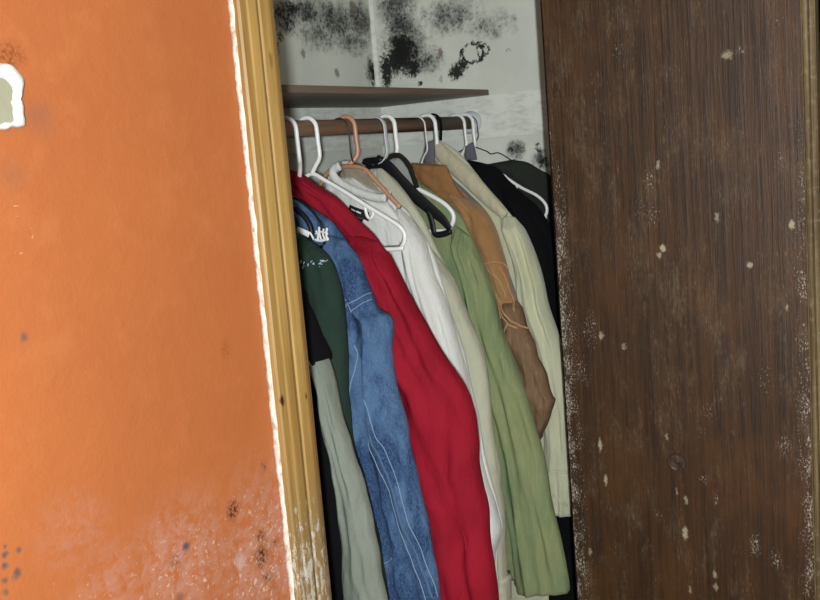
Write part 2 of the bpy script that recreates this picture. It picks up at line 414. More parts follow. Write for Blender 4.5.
def mesh(name, vs, fs, mat, parent=None, smooth=True, origin=None):
    org = Vector(origin) if origin is not None else (parent_world(parent) if parent is not None else Vector((0, 0, 0)))
    me = bpy.data.meshes.new(name)
    me.from_pydata([tuple(Vector(v) - org) for v in vs], [], fs)
    bm = bmesh.new(); bm.from_mesh(me)
    bmesh.ops.recalc_face_normals(bm, faces=bm.faces)
    bm.to_mesh(me); bm.free()
    if smooth:
        me.polygons.foreach_set('use_smooth', [True] * len(me.polygons))
    me.update()
    o = link(name, me, mat, parent)
    if parent is None and origin is not None:
        o.location = org
    return o

def parent_world(p):
    v = Vector((0, 0, 0))
    while p is not None:
        v += Vector(p.location); p = p.parent
    return v

def tag(o, label=None, cat=None, group=None, kind=None):
    if label: o['label'] = label
    if cat: o['category'] = cat
    if group: o['group'] = group
    if kind: o['kind'] = kind
    return o

def thing(name, label, cat, loc, group=None):
    o = bpy.data.objects.new(name, None)
    COL.objects.link(o)
    o.empty_display_size = 0.05
    o.location = loc
    return tag(o, label, cat, group)

def box(name, a, b, mat, parent=None, bevel=0.0):
    x0, y0, z0 = a; x1, y1, z1 = b
    vs = [(x, y, z) for x in (x0, x1) for y in (y0, y1) for z in (z0, z1)]
    fs = [(0, 1, 3, 2), (4, 6, 7, 5), (0, 4, 5, 1), (2, 3, 7, 6), (0, 2, 6, 4), (1, 5, 7, 3)]
    o = mesh(name, vs, fs, mat, parent, smooth=False)
    if bevel:
        bm = bmesh.new(); bm.from_mesh(o.data)
        bmesh.ops.bevel(bm, geom=bm.edges[:], offset=bevel, segments=2, affect='EDGES')
        bm.to_mesh(o.data); bm.free()
    return o

def struct(name, a, b, mat, bevel=0.0):
    return tag(box(name, a, b, mat, None, bevel), kind='structure')

def smooth_pts(pts, sub=6):
    P = [Vector(p) for p in pts]
    if len(P) < 3:
        return P
    out = []
    Q = [P[0] * 2 - P[1]] + P + [P[-1] * 2 - P[-2]]
    for i in range(1, len(Q) - 2):
        a, b, c, d = Q[i - 1], Q[i], Q[i + 1], Q[i + 2]
        for k in range(sub):
            t = k / sub
            out.append(0.5 * ((2 * b) + (c - a) * t + (2 * a - 5 * b + 4 * c - d) * t * t + (3 * b - a - 3 * c + d) * t ** 3))
    out.append(P[-1])
    return out

def resample(P, t):
    """point at fraction t of the arc length of polyline P"""
    P = [Vector(p) for p in P]
    L = [0.0]
    for i in range(1, len(P)):
        L.append(L[-1] + (P[i] - P[i - 1]).length)
    d = max(0.0, min(1.0, t)) * L[-1]
    for i in range(1, len(P)):
        if d <= L[i] + 1e-12:
            k = (d - L[i - 1]) / max(1e-9, L[i] - L[i - 1])
            return P[i - 1].lerp(P[i], k)
    return P[-1]

def sweep_raw(P3, hw, ht, seg=10, taper=None, axis=Vector((1, 0, 0)), closed=False):
    """tube along 3-D points; hw half width in the plane across the path, ht half size along axis"""
    vs, fs = [], []
    n = len(P3)
    for i, p in enumerate(P3):
        a = P3[(i - 1) % n] if (closed or i > 0) else p
        b = P3[(i + 1) % n] if (closed or i < n - 1) else p
        T = (b - a).normalized()
        A = (axis - T * axis.dot(T)).normalized()
        B = T.cross(A)
        k = taper(i / (n - 1)) if taper else 1.0
        for j in range(seg):
            th = 2 * pi * j / seg
            vs.append(p + B * (hw * k * cos(th)) + A * (ht * k * sin(th)))
    for i in range(n if closed else n - 1):
        i2 = (i + 1) % n
        for j in range(seg):
            j2 = (j + 1) % seg
            fs.append((i * seg + j, i * seg + j2, i2 * seg + j2, i2 * seg + j))
    if not closed:
        fs.append(tuple(range(seg))[::-1]); fs.append(tuple((n - 1) * seg + j for j in range(seg)))
    return vs, fs

def sweep(name, P3, hw, ht, mat, parent=None, seg=10, sub=6, taper=None, origin=None):
    vs, fs = sweep_raw(smooth_pts(P3, sub) if sub else [Vector(p) for p in P3], hw, ht, seg, taper)
    return mesh(name, vs, fs, mat, parent, True, origin)

def at_x(X, yz):
    return [(X, y, z) for y, z in yz]

def fnoise(a, b, c):
    return noise.noise(Vector((a, b, c)))

FOLD = 1.3
def cloth(name, root, mat, X, L, R, w, rows=80, cols=56, fold=0.008, freq=4.0, shear=0.6, seed=0.0, along=2.2,
          wprof=None, crease=(), bow=0.0, xs=None):
    """closed cloth volume between two edge curves L and R (lists of (y, z)), hanging in the plane x = X"""
    Ls = smooth_pts([(0, *p) for p in L], 5); Rs = smooth_pts([(0, *p) for p in R], 5)
    vs, fs = [], []
    fold = fold * FOLD
    for i in range(rows):
        t = i / (rows - 1)
        l = resample(Ls, t); r = resample(Rs, t)
        k = wprof(t) if wprof else 1.0
        edge = min(1.0, (t / 0.05 + 0.12)) * min(1.0, ((1 - t) / 0.015 + 0.45))
        Xc = X + (xs(t) if xs else 0.0)
        for j in range(cols):
            th = 2 * pi * j / cols
            s = 0.5 - 0.5 * cos(th)
            sd = sin(th)
            side = math.copysign(abs(sd) ** 0.75, sd)
            x = -w * k * edge * side
            f = fnoise(s * freq + shear * t * freq * 0.5, t * along, seed)
            f2 = fnoise(s * freq * 2.3 - shear * t * freq, t * along * 2.1, seed + 7.3)
            f3 = fnoise(s * freq * 1.2 + 3, t * along * 6.0 + s * 3.0, seed + 3.1)
            ridge = (1 - abs(f) * 2.4) * 0.8 + f2 * 1.0 + f3 * 0.6
            for cs, amp, wid in crease:
                c0 = cs(t) if callable(cs) else cs
                ridge += amp * math.exp(-((s - c0) / wid) ** 2)
            x -= fold * ridge * abs(sd) * edge * (1 if side > 0 else 0.5)
            p = l.lerp(r, s)
            wob = fnoise(t * 9.0, seed, 5.0 + s) * fold * 0.5
            vs.append((Xc + x + bow * (s - 0.5), p.y + wob, p.z))
    for i in range(rows - 1):
        for j in range(cols):
            j2 = (j + 1) % cols
            fs.append((i * cols + j, i * cols + j2, (i + 1) * cols + j2, (i + 1) * cols + j))
    fs.append(tuple(range(cols))[::-1]); fs.append(tuple((rows - 1) * cols + j for j in range(cols)))
    return mesh(name, vs, fs, mat, root, True)

def bvh_of(objs):
    vs, fs = [], []
    for o in objs:
        off = parent_world(o)
        b = len(vs)
        vs += [v.co + off for v in o.data.vertices]
        fs += [tuple(b + i for i in p.vertices) for p in o.data.polygons]
    return BVHTree.FromPolygons(vs, fs)

def drape(objs, yz, lift=0.001, fallback=None, sub=6):
    """lay a polyline of (y, z) on the -x side of cloth"""
    tree = bvh_of(objs)
    out = []
    for p in smooth_pts([(0, y, z) for y, z in yz], sub):
        hit = tree.ray_cast(Vector((0.2, p.y, p.z)), Vector((1, 0, 0)))
        if hit[0] is not None:
            out.append(Vector((hit[0].x - lift, p.y, p.z)))
        elif out:
            out.append(Vector((out[-1].x, p.y, p.z)))
    return out

def seam(name, parent, objs, yz, hw, mat, ht=0.0012, lift=0.0003):
    P = drape(objs, yz, lift)
    if len(P) < 2:
        return None
    vs, fs = sweep_raw(P, hw, ht, 8)
    return mesh(name, vs, fs, mat, parent, True)

def y_at(outline, z):
    for (y0, z0), (y1, z1) in zip(outline, outline[1:]):
        if z1 <= z <= z0:
            k = (z0 - z) / max(1e-9, z0 - z1)
            return y0 + (y1 - y0) * k
    return outline[0][0] if z > outline[0][1] else outline[-1][0]

YC = 1.15          # rod line
def mirror(outline, ymax=1.385):
    return [(min(ymax, 2 * YC - y), z) for y, z in outline]

def body(root, mat, X, outline, zhem, w, inset=0.004, name='body', back=1.385, rear_drop=0.0, **kw):
    """whole front-and-back panel of a hanging garment: visible outline, mirrored behind the rod"""
    ol = sorted(outline, key=lambda p: -p[1])
    z0 = ol[0][1]
    n = 26
    R, L = [], []
    for i in range(n):
        t = (i / (n - 1)) ** 1.25
        z = z0 + (zhem - z0) * t
        y = y_at(ol, z) + inset
        R.append((y, z)); L.append((max(y + 0.01, min(back, 2 * YC - y)), z - rear_drop * (1 - t)))
    kw.setdefault('rows', 90); kw.setdefault('cols', 72)
    kw.setdefault('freq', 7.0)
    return cloth(name, root, mat, X, L, R, w, **kw)

# ------------------------------------------------------------ the place
struct('floor', (-2.2, -2.8, -0.05), (5.2, 1.50, 0.0), M['floor_wood'])
struct('ceiling', (-2.2, -2.8, 2.36), (5.2, 1.50, 2.42), M['ceiling_paint'])
struct('wall_back', (0.88, YB, 0.0), (XR + 0.06, YB + 0.06, 2.36), M['mould_back'])
struct('wall_right', (XR, YF, 0.0), (XR + 0.06, YB, 2.36), M['mould_right'])
struct('wall_left', (0.82, YF + 0.06, 0.0), (0.88, YB + 0.06, 2.36), M['closet_white'])
struct('wall_front', (-2.2, YF, 0.0), (0.985, YF + 0.06, 2.36), M['orange'])
struct('wall_front_far', (XD + 0.048, YF, 0.0), (5.2, YF + 0.02, 2.36), M['shaded_dark_panel'])
struct('wall_room_left', (-2.26, -2.8, 0.0), (-2.2, YF + 0.06, 2.36), M['room_paint'])
struct('wall_room_rear', (-2.26, -2.86, 0.0), (5.2, -2.8, 2.36), M['room_paint'])
struct('wall_room_right', (5.2, -2.86, 0.0), (5.26, YF + 0.06, 2.36), M['shaded_dark_panel'])

# white cleat boards under the shelf
struct('trim_1', (0.88, YB - 0.012, 1.603), (XR, YB, 1.7035), M['cleat'], 0.001)
struct('trim_2', (XR - 0.012, YF + 0.03, 1.603), (XR, YB - 0.012, 1.7035), M['cleat'], 0.001)
# soft bead of old filler in the back corner
cr = []
random.seed(4)
for i in range(60):
    z = 1.717 + (2.36 - 1.717) * i / 59
    cr.append((XR - 0.002 - random.uniform(0, 0.001), YB - 0.002, z))
tag(sweep('trim_3', cr, 0.009, 0.009, M['cleat'], None, 8, 1), kind='structure')

# shelf
sh = thing('closet_shelf', 'thin brown wooden shelf above the clothes rod', 'shelf', (1.55, 1.26, 1.704))
box('board', (0.882, 1.1055, 1.704), (XR - 0.0005, YB - 0.0005, 1.717), M['shelf_paint'], sh, 0.0005)
box('edge_band', (0.882, 1.1028, 1.7038), (XR - 0.0005, 1.1055, 1.7172), M['shelf_wood'], sh, 0.0006)

# rod and its socket
rd = thing('clothes_rod', 'round brown wooden rod with the clothes hanging from it', 'rod', (1.5, YC, 1.643))
RZ, RR = 1.643, 0.0155
vs, fs = [], []
for i, x in enumerate((0.884, 1.2, 1.6, XR - 0.0125)):
    for j in range(32):
        a = 2 * pi * j / 32
        vs.append((x, YC + RR * cos(a), RZ + RR * sin(a)))
for i in range(3):
    for j in range(32):
        fs.append((i * 32 + j, i * 32 + (j + 1) % 32, (i + 1) * 32 + (j + 1) % 32, (i + 1) * 32 + j))
fs += [tuple(range(32)), tuple(96 + j for j in range(32))]
mesh('dowel', vs, fs, M['rod_wood'], rd)
def ring_lathe(name, prof, cx, cy, cz, mat, parent, seg=36):
    """profile of (distance along -x from cx, radius) spun round the x axis"""
    vs, fs = [], []
    for d, r in prof:
        for j in range(seg):
            a = 2 * pi * j / seg
            vs.append((cx - d, cy + r * cos(a), cz + r * sin(a)))
    for i in range(len(prof) - 1):
        for j in range(seg):
            fs.append((i * seg + j, i * seg + (j + 1) % seg, (i + 1) * seg + (j + 1) % seg, (i + 1) * seg + j))
    fs.append(tuple(range(seg))); fs.append(tuple((len(prof) - 1) * seg + j for j in range(seg)))
    return mesh(name, vs, fs, mat, parent)
ring_lathe('socket', [(0.0, 0.028), (0.004, 0.028), (0.006, 0.024), (0.012, 0.0225), (0.013, 0.020), (0.013, 0.0157), (0.002, 0.0157), (0.002, 0.001)],
           XR - 0.012, YC, RZ, M['grey_plastic'], rd)

# casing (profile extruded upward) with ragged white filler along its outer edge
cs = tag(bpy.data.objects.new('trim_4', None), kind='structure'); COL.objects.link(cs)
cs.location = (0.95, YF, 0.0)
def extrude_profile(name, prof, z0, z1, mat, parent, n=2):
    vs, fs = [], []
    k = len(prof)
    for i in range(n):
        z = z0 + (z1 - z0) * i / (n - 1)
        vs += [(x, y, z) for x, y in prof]
    for i in range(n - 1):
        for j in range(k):
            fs.append((i * k + j, i * k + (j + 1) % k, (i + 1) * k + (j + 1) % k, (i + 1) * k + j))
    fs.append(tuple(range(k))[::-1]); fs.append(tuple((n - 1) * k + j for j in range(k)))
    return mesh(name, vs, fs, mat, parent, False)
fy = YF - 0.016
x0, x1 = 0.934, 1.004
prof = [(x0, YF - 0.0005), (x0, fy + 0.004), (x0 + 0.002, fy + 0.001), (x0 + 0.011, fy), (x0 + 0.014, fy + 0.0022), (x0 + 0.017, fy + 0.0004),
        (x0 + 0.028, fy - 0.001), (x0 + 0.034, fy + 0.0006), (x0 + 0.0365, fy + 0.0030), (x0 + 0.039, fy + 0.0008),
        (x0 + 0.054, fy - 0.0006), (x0 + 0.060, fy + 0.0008), (x1 - 0.002, fy + 0.004), (x1, fy + 0.007), (x1, YF - 0.0005)]
extrude_profile('casing_board', prof, 0.0, 2.12, M['casing'], cs)
# jamb board inside the opening
box('jamb', (0.9855, YF + 0.0005, 0.0), (0.995, YF + 0.075, 2.12), M['casing'], cs)
# filler bead
vs, fs = [], []
random.seed(11)
NB = 700
for i in range(NB):
    z = 2.12 * i / (NB - 1)
    wv = 0.0028 + 0.0016 * fnoise(z * 60, 0.3, 0) + 0.0022 * max(0, fnoise(z * 17, 4.3, 0)) + 0.0012 * fnoise(z * 190, 1.3, 0)
    wv = max(0.0004, wv * 0.42)
    ht = 0.0062 + 0.002 * fnoise(z * 40, 9, 0)
    vs += [(x0 + 0.0005, YF - 0.0003, z), (x0 - wv * 2.0, YF - 0.0003, z), (x0 - wv * 1.2, YF - ht * 0.55, z), (x0 - wv * 0.5, YF - ht, z), (x0 + 0.0006, YF - ht - 0.0010, z)]
for i in range(NB - 1):
    for j in range(4):
        fs.append((i * 5 + j, i * 5 + j + 1, (i + 1) * 5 + j + 1, (i + 1) * 5 + j))
    fs.append((i * 5 + 4, i * 5, (i + 1) * 5, (i + 1) * 5 + 4))
mesh('filler_bead', vs, fs, M['caulk'], cs)

# bare patch where the orange paint has broken away
pt = thing('plaster_patch', 'ragged white patch of chipped plaster at the left edge of the orange wall', 'plaster patch', (0.600, YF, 1.664))
NP = 56
vs, fs = [], []
def patch_r(a):
    k = (abs(cos(a)) ** 4 + abs(sin(a)) ** 4) ** -0.25
    k *= 0.92 + 0.12 * fnoise(cos(a) * 1.6, sin(a) * 1.6, 2.0) + 0.09 * fnoise(cos(a) * 5, sin(a) * 5, 5.0)
    return k
rings = [(0.034, 0.0002), (0.0325, 0.0035), (0.029, 0.0050), (0.0255, 0.0038), (0.0235, 0.0014)]
for rr, h in rings:
    for j in range(NP):
        a = 2 * pi * j / NP
        k = patch_r(a)
        hh = h * (1 + 0.35 * fnoise(cos(a) * 4, sin(a) * 4, rr * 300))
        sh_ = (0.034 - rr) / 0.0105
        vs.append((0.600 + rr * k * cos(a) * 0.92 - 0.004 * sh_, YF - hh, 1.664 + rr * k * sin(a) - 0.0045 * sh_))
for i in range(len(rings) - 1):
    for j in range(NP):
        fs.append((i * NP + j, i * NP + (j + 1) % NP, (i + 1) * NP + (j + 1) % NP, (i + 1) * NP + j))
mesh('plaster_rim', vs, fs, M['plaster_rim'], pt)
vs, fs = [(0.596, YF - 0.0012, 1.6595)], []
for j in range(NP):
    a = 2 * pi * j / NP
    k = patch_r(a)
    vs.append((0.596 + 0.0245 * k * cos(a) * 0.92, YF - 0.0012, 1.6595 + 0.0245 * k * sin(a)))
for j in range(NP):
    fs.append((0, 1 + j, 1 + (j + 1) % NP))
mesh('bare_plaster', vs, fs, M['bare_plaster'], pt)

# door leaf standing open at right angles to the wall
dr = tag(bpy.data.objects.new('door_1', None), kind='structure'); COL.objects.link(dr)
dr.location = (XD, 0.55, 0.0)
YH, YE = 0.797, 0.304
box('door_panel', (XD, YE + 0.024, 0.012), (XD + 0.034, YH, 2.06), M['door'], dr, 0.0012)
prof = [(XD + 0.001, YE + 0.0235), (XD + 0.003, YE + 0.0215), (XD - 0.003, YE + 0.0195), (XD - 0.0045, YE + 0.016), (XD - 0.003, YE + 0.0125),
        (XD + 0.002, YE + 0.011), (XD - 0.001, YE + 0.009), (XD - 0.001, YE + 0.003), (XD + 0.002, YE), (XD + 0.034, YE), (XD + 0.034, YE + 0.0235)]
extrude_profile('edge_strip', prof, 0.012, 2.06, M['door_strip'], dr)
fp = ring_lathe('finger_pull', [(d * 1.9, r) for d, r in [(-0.0005, 0.0175), (0.0016, 0.017), (0.0024, 0.0155), (0.0004, 0.0135), (0.0004, 0.0125), (0.0020, 0.0110), (0.0003, 0.0092), (0.0003, 0.0084), (0.0018, 0.0070), (0.0003, 0.0054), (0.0003, 0.0046), (0.0020, 0.0030), (0.0024, 0.0008)]], XD, 0.573, 0.950, M['door_edge'], dr, 40)
fp['label'] = 'small ringed round finger pull'

# ------------------------------------------------------------ hangers
def hook_pts(X, rt_, zneck, lean=0.0, R=0.0215, depth=0.052):
    cz = RZ + RR + rt_ - R
    P = []
    for k in range(0, 9):
        a = math.radians(-20 + 200 * k / 8)
        P.append((X, YC + R * cos(a), cz + R * sin(a)))
    P.append((X, YC - R - 0.0005, cz - depth * 0.45))
    P.append((X, YC - R - 0.001, cz - depth))
    P.append((X, YC - R * 0.55, cz - depth - 0.016))
    P.append((X, YC, zneck))
    return P

def tube_hanger(X, label, group, mat, rtube=0.0042, zneck=1.555, arm=None, drop=0.115, half=0.205, name='clothes_hanger', notch=True, R=0.0215, depth=0.052, fx=0.0, sk=0.0, bar=True):
    h = thing(name, label, 'hanger', (X, YC, zneck - drop), group)
    hp_ = hook_pts(X, rtube, zneck, 0, R, depth)
    hp_[-1] = (X + fx, hp_[-1][1], hp_[-1][2]); hp_[-2] = (X + fx * 0.6, hp_[-2][1], hp_[-2][2])
    sweep('hook', hp_, rtube, rtube, mat, h, 10, 5)
    X = X + fx
    if arm is None:
        arm = [(YC, zneck), (YC - 0.03, zneck - 0.012), (YC - half * 0.55, zneck - drop * 0.52), (YC - half * 0.92, zneck - drop * 0.86),
               (YC - half, zneck - drop), (YC - half * 0.97, zneck - drop - 0.018), (YC - half * 0.88, zneck - drop - 0.024)]
    yb, zb = arm[-1]
    path = [(X, 2 * YC - y, z) for y, z in reversed(arm)][:-1] + [(X, y, z) for y, z in arm]
    if bar:
        path = path + [(X, YC, zb)]
    path = [(x + sk * (y - YC), y, z) for x, y, z in path]
    if bar:
        vs, fs = sweep_raw(smooth_pts(path + [path[0]], 5)[:-1], rtube, rtube, 10, closed=True)
    else:
        vs, fs = sweep_raw(smooth_pts(path, 5), rtube, rtube, 10)
    mesh('frame', vs, fs, mat, h)
    if notch:
        t0 = 0.55
        for sgn in (1, -1):
            y, z = resample([Vector((0, *p)) for p in arm], 0.48).yz
            y = YC + (y - YC) * sgn
            pts = [(X, y, z), (X, y - 0.003 * sgn, z - 0.020), (X, y - 0.010 * sgn, z - 0.026), (X, y - 0.016 * sgn, z - 0.020), (X, y - 0.017 * sgn, z - 0.014)]
            sweep('strap_notch', pts, rtube * 0.75, rtube * 0.75, mat, h, 8, 4)
    return h

def wire_hanger(X, label, mat, group=None, rtube=0.0014, **kw):
    return tube_hanger(X, label, group, mat, rtube, notch=False, name='wire_hanger', **kw)

GW = 'white plastic hangers on the rod'
tube_hanger(1.466, 'white plastic hanger nearest the wood trim, holding the red jacket', GW, M['white_plastic'], fx=0.022, zneck=1.548,
            arm=[(YC, 1.548)] + [(1.1233, 1.5220), (1.0936, 1.5022), (1.0602, 1.4789), (1.0374, 1.4453), (1.0230, 1.4158), (1.0285, 1.4050), (1.0510, 1.4017)], notch=False)
tube_hanger(1.528, 'empty white plastic hanger between the red jacket and the off-white sweatshirt', GW, M['white_plastic'],
            arm=[(YC, 1.558)] + [(1.1180, 1.5430), (1.0769, 1.5203), (1.0244, 1.4884), (0.9832, 1.4648), (0.9612, 1.4495), (0.9543, 1.4330), (0.9623, 1.4169), (0.9799, 1.4118)], zneck=1.558)
tube_hanger(1.655, 'copper coloured plastic hanger inside the neck of the off-white sweatshirt', None, M['copper_plastic'], 0.0045,
            arm=[(YC, 1.566)] + [(1.1014, 1.5592), (1.0714, 1.5343), (1.0399, 1.5058), (1.0129, 1.4816)], zneck=1.566, notch=False, fx=-0.012, sk=0.22, bar=False)
wire_hanger(1.632, 'thin dark wire hanger just left of the copper hanger', M['dark_wire'], rtube=0.0016, zneck=1.57, half=0.10, drop=0.09, fx=0.036)
# black moulded hanger with a flat grey hook
bh = thing('clothes_hanger', 'wide black plastic hanger with a flat grey hook, over the khaki shirt', 'hanger', (1.765, YC, 1.42))
hp = hook_pts(1.765, 0.002, 1.565)
sweep('hook', hp, 0.0016, 0.0062, M['grey_plastic'], bh, 10, 5)
arm = [(1.1534, 1.5669), (1.1298, 1.5550), (1.1031, 1.5266), (1.0699, 1.4940), (1.0367, 1.4659), (1.0104, 1.4444), (0.9937, 1.4235)]
path = [(1.765, 2 * YC - y, z) for y, z in reversed(arm)] + [(1.765, YC, 1.567)] + [(1.765, y, z) for y, z in arm]
sweep('frame', path, 0.0155, 0.004, M['black_plastic'], bh, 12, 5, taper=lambda t: 0.42 + 0.58 * (1 - abs(2 * t - 1) ** 3))
for sgn in (1, -1):
    ft = [(1.0415, 1.4661), (1.0345, 1.4392), (1.0296, 1.4144), (1.0085, 1.4138), (0.9917, 1.4194)]
    sweep('trouser_bar', [(1.765, YC + (y - YC) * sgn, z) for y, z in ft], 0.0062, 0.0035, M['black_plastic'], bh, 10, 5)
sweep('brace', [(1.7645, YC + 0.012, 1.563)] + at_x(1.7645, [(1.1883, 1.5713), (1.1677, 1.5741), (1.1429, 1.5724)]), 0.0055, 0.0035, M['black_plastic'], bh, 10, 5)
tube_hanger(1.803, 'white plastic hanger beside the black one, holding the light green shirt', GW, M['white_plastic'], 0.0047,
            arm=[(YC, 1.562)] + [(1.1219, 1.5252), (1.0796, 1.5040), (1.0404, 1.4834), (1.0180, 1.4679), (1.0053, 1.4508), (1.0067, 1.4344), (1.0198, 1.4203), (1.0392, 1.4167)], zneck=1.562, notch=False)
wire_hanger(1.928, 'thin white wire hanger above the tan jacket', M['white_wire'], rtube=0.0019, zneck=1.548, half=0.10, drop=0.10)
tube_hanger(1.974, 'white plastic hanger beside the thin white wire one, above the tan jacket', GW, M['white_plastic'], 0.0045, zneck=1.558, half=0.10, drop=0.10, notch=False, fx=0.026)
tube_hanger(2.112, 'white plastic hanger holding the black jacket, second from the rod end', GW, M['white_plastic'], 0.0036,
            arm=[(YC, 1.555)] + [(1.0447, 1.5168), (1.0250, 1.5040), (0.9909, 1.4814), (0.9570, 1.4636), (0.9382, 1.4467), (0.9319, 1.4304), (0.9379, 1.4147), (0.9558, 1.4084)], zneck=1.555)
tube_hanger(2.155, 'white plastic hanger nearest the wall at the rod end', GW, M['white_plastic'], 0.0042, zneck=1.552, half=0.09, drop=0.06, notch=False)
wire_hanger(2.176, 'dark wire hanger at the rod end, holding the charcoal garment', M['dark_wire'], rtube=0.0015, zneck=1.585, depth=0.03,
            arm=[(YC, 1.585)] + [(1.1094, 1.5720), (1.0966, 1.5639), (1.0751, 1.5648), (1.0448, 1.5461), (0.9976, 1.5148)] + [(0.97, 1.50), (1.0, 1.49)])
wire_hanger(1.372, 'thin black hanger on the denim jacket', M['black_plastic'], rtube=0.0022, zneck=1.535,
            arm=[(YC, 1.535)] + [(1.0772, 1.5217), (1.0567, 1.5121), (1.0392, 1.4977), (1.0281, 1.4836), (1.0210, 1.4714)] + [(1.02, 1.44), (1.05, 1.435)])
bh2 = tube_hanger(1.345, 'thick black plastic hanger arching over the dark green garment', None, M['black_plastic'], 0.0042,
            arm=[(YC, 1.525)] + [(1.0624, 1.5062), (1.0462, 1.4987), (1.0329, 1.4864), (1.0244, 1.4692), (1.0288, 1.4507)] + [(1.06, 1.42)], zneck=1.525, notch=False)

# ------------------------------------------------------------ garments (near to far)
def garment(name, label, cat, X, zb):
    return thing(name, label, cat, (X, YC, zb), 'clothes hanging on the rod')

# black top with a grey-green sleeve, mostly behind the trim
g = garment('black_shirt', 'black shirt with a pale grey-green sleeve, next to the wood trim', 'shirt', 1.25, 0.55)
ol = [(1.0139, 1.4774), (1.0038, 1.3967), (0.9896, 1.3154), (0.9726, 1.2569), (0.9553, 1.2347), (0.9410, 1.1697), (0.9306, 1.0707), (0.9280, 0.9695), (0.9354, 0.8475)] 
b0 = body(g, M['black_cloth'], 1.262, ol, 0.55, 0.014, 0.0, fold=0.006, seed=1.0)
up_ = cloth('upper_sleeve', g, M['black_cloth'], 1.245, [(1.0499, 1.4548), (1.0326, 1.3649), (1.0101, 1.2830), (0.9658, 1.2321)], [(0.9948, 1.4375), (0.9761, 1.3620), (0.9545, 1.3107), (0.9390, 1.2756)], 0.028, 40, 40, 0.005, 3, seed=2.0)
sl = cloth('sleeve', g, M['sage'], 1.243, [(0.9810, 1.2926), (0.9677, 1.2538), (0.9543, 1.1822), (0.9465, 1.1132), (0.9411, 1.0214), (0.9427, 0.9359), (0.9546, 0.8297)],
           [(0.9511, 1.2935), (0.9362, 1.2536), (0.9256, 1.1923), (0.9084, 1.1216), (0.8898, 1.0442), (0.8765, 0.9526), (0.8665, 0.8460)], 0.020, 90, 48, 0.006, 3.0, seed=3.0, along=1.5)
sl['label'] = 'pale grey-green sleeve'

# dark green garment
g = garment('dark_green_shirt', 'dark green shirt with white embroidery and a torn white label at the shoulder', 'shirt', 1.32, 0.6)
ol = [(1.0528, 1.4778), (1.0370, 1.4689), (1.0055, 1.4530), (0.9776, 1.4292), (0.9639, 1.4075), (0.9545, 1.3660), (0.9516, 1.3027), (0.9554, 1.2316), (0.9597, 1.1750), (0.9591, 1.1058), (0.9430, 1.0288), (0.9258, 0.9428), (0.9162, 0.8193)]
b1 = body(g, M['dark_green'], 1.325, ol, ol[-1][1], 0.022, 0.012, fold=0.006, seed=4.0)
s1 = cloth('sleeve', g, M['dark_green'], 1.315, [(1.0774, 1.4555), (1.0628, 1.4179), (1.0560, 1.3530), (1.0475, 1.2843), (1.0324, 1.1980), (1.0173, 1.0936), (0.9998, 0.9706), (0.9926, 0.8079)], ol[2:], 0.024, 90, 48, 0.006, 3.0, seed=5.0, along=1.6)
lbl = [(1.0330, 1.4694), (1.0209, 1.4657), (1.0091, 1.4603)]
emb = [[(1.0084, 1.4154), (0.9973, 1.4219), (0.9897, 1.4168)], [(0.9983, 1.4136), (0.9867, 1.4250), (0.9773, 1.4183)], [(0.9856, 1.4167), (0.9763, 1.4265), (0.9696, 1.4149)], [(1.0102, 1.4171), (0.9921, 1.4135), (0.9675, 1.4148)], [(1.0012, 1.4236), (0.9852, 1.4201)]]
random.seed(21)
for q in range(16):
    a, b = random.random(), random.random()
    y0_, z0_ = emb[3][0][0] + (emb[3][-1][0] - emb[3][0][0]) * a, emb[1][1][1] - 0.016 * b
    seam('embroidery', g, [s1, b1], [(y0_, z0_), (y0_ - random.uniform(-.003, .005), z0_ - random.uniform(-.004, .004))], random.uniform(.0005, .0011), M['thread'])
# torn white label: crumpled strips standing on the shoulder
for k, (pp, hw) in enumerate([([(1.0485, 1.4694), (1.0363, 1.4656), (1.0243, 1.4602)], 0.0055), ([(1.0110, 1.4665), (1.0076, 1.4597), (1.0088, 1.4497)], 0.0022), ([(1.0019, 1.4729), (1.0031, 1.4629), (1.0004, 1.4512)], 0.0024),
                              ([(0.9941, 1.4693), (0.9971, 1.4611), (0.9942, 1.4510)], 0.0020), ([(0.9857, 1.4707), (0.9889, 1.4609), (0.9882, 1.4492)], 0.0026), ([(1.0149, 1.4515), (1.0026, 1.4495), (0.9858, 1.4524)], 0.0024),
                              ([(1.0116, 1.4615), (0.9988, 1.4645), (0.9848, 1.4607)], 0.0016), ([(1.0239, 1.4636), (1.0203, 1.4584), (1.0169, 1.4516)], 0.0020)]):
    sweep('torn_label', at_x(1.338 + 0.002 * (k % 2), pp), hw, 0.0012, M['label_white'], g, 8, 5)

# denim jacket
g = garment('denim_jacket', 'faded blue denim jacket with pale seams, left of the red jacket', 'jacket', 1.40, 0.6)
ol = [(1.1134, 1.5318), (1.1010, 1.5241), (1.0803, 1.5126), (1.0539, 1.4957), (1.0294, 1.4843), (1.0102, 1.4664), (0.9917, 1.4434), (0.9743, 1.4120), (0.9594, 1.3774), (0.9463, 1.3463), (0.9384, 1.3238), (0.9153, 1.3120), (0.9117, 1.2880), (0.9190, 1.2549), (0.9151, 1.2131), (0.9058, 1.1433), (0.8943, 1.0751), (0.8802, 0.9906), (0.8687, 0.9199), (0.8601, 0.7931)]
b2 = body(g, M['denim'], 1.408, ol, ol[-1][1], 0.022, 0.008, fold=0.006, seed=6.0)
s2 = cloth('sleeve', g, M['denim'], 1.395, [(1.0394, 1.4592), (1.0279, 1.4101), (1.0222, 1.3486), (1.0206, 1.2866), (1.0243, 1.1967), (1.0323, 1.0866), (1.0205, 0.9762), (1.0020, 0.8655), (0.9946, 0.7713)],
           ol[6:], 0.026, 120, 64, 0.0085, 3.4, seed=7.0, along=3.4, crease=((0.30, 0.9, 0.09), (lambda t: 0.78 - 0.25 * t, 0.9, 0.06), (lambda t: 0.55 - 0.1 * t, -0.9, 0.06)))
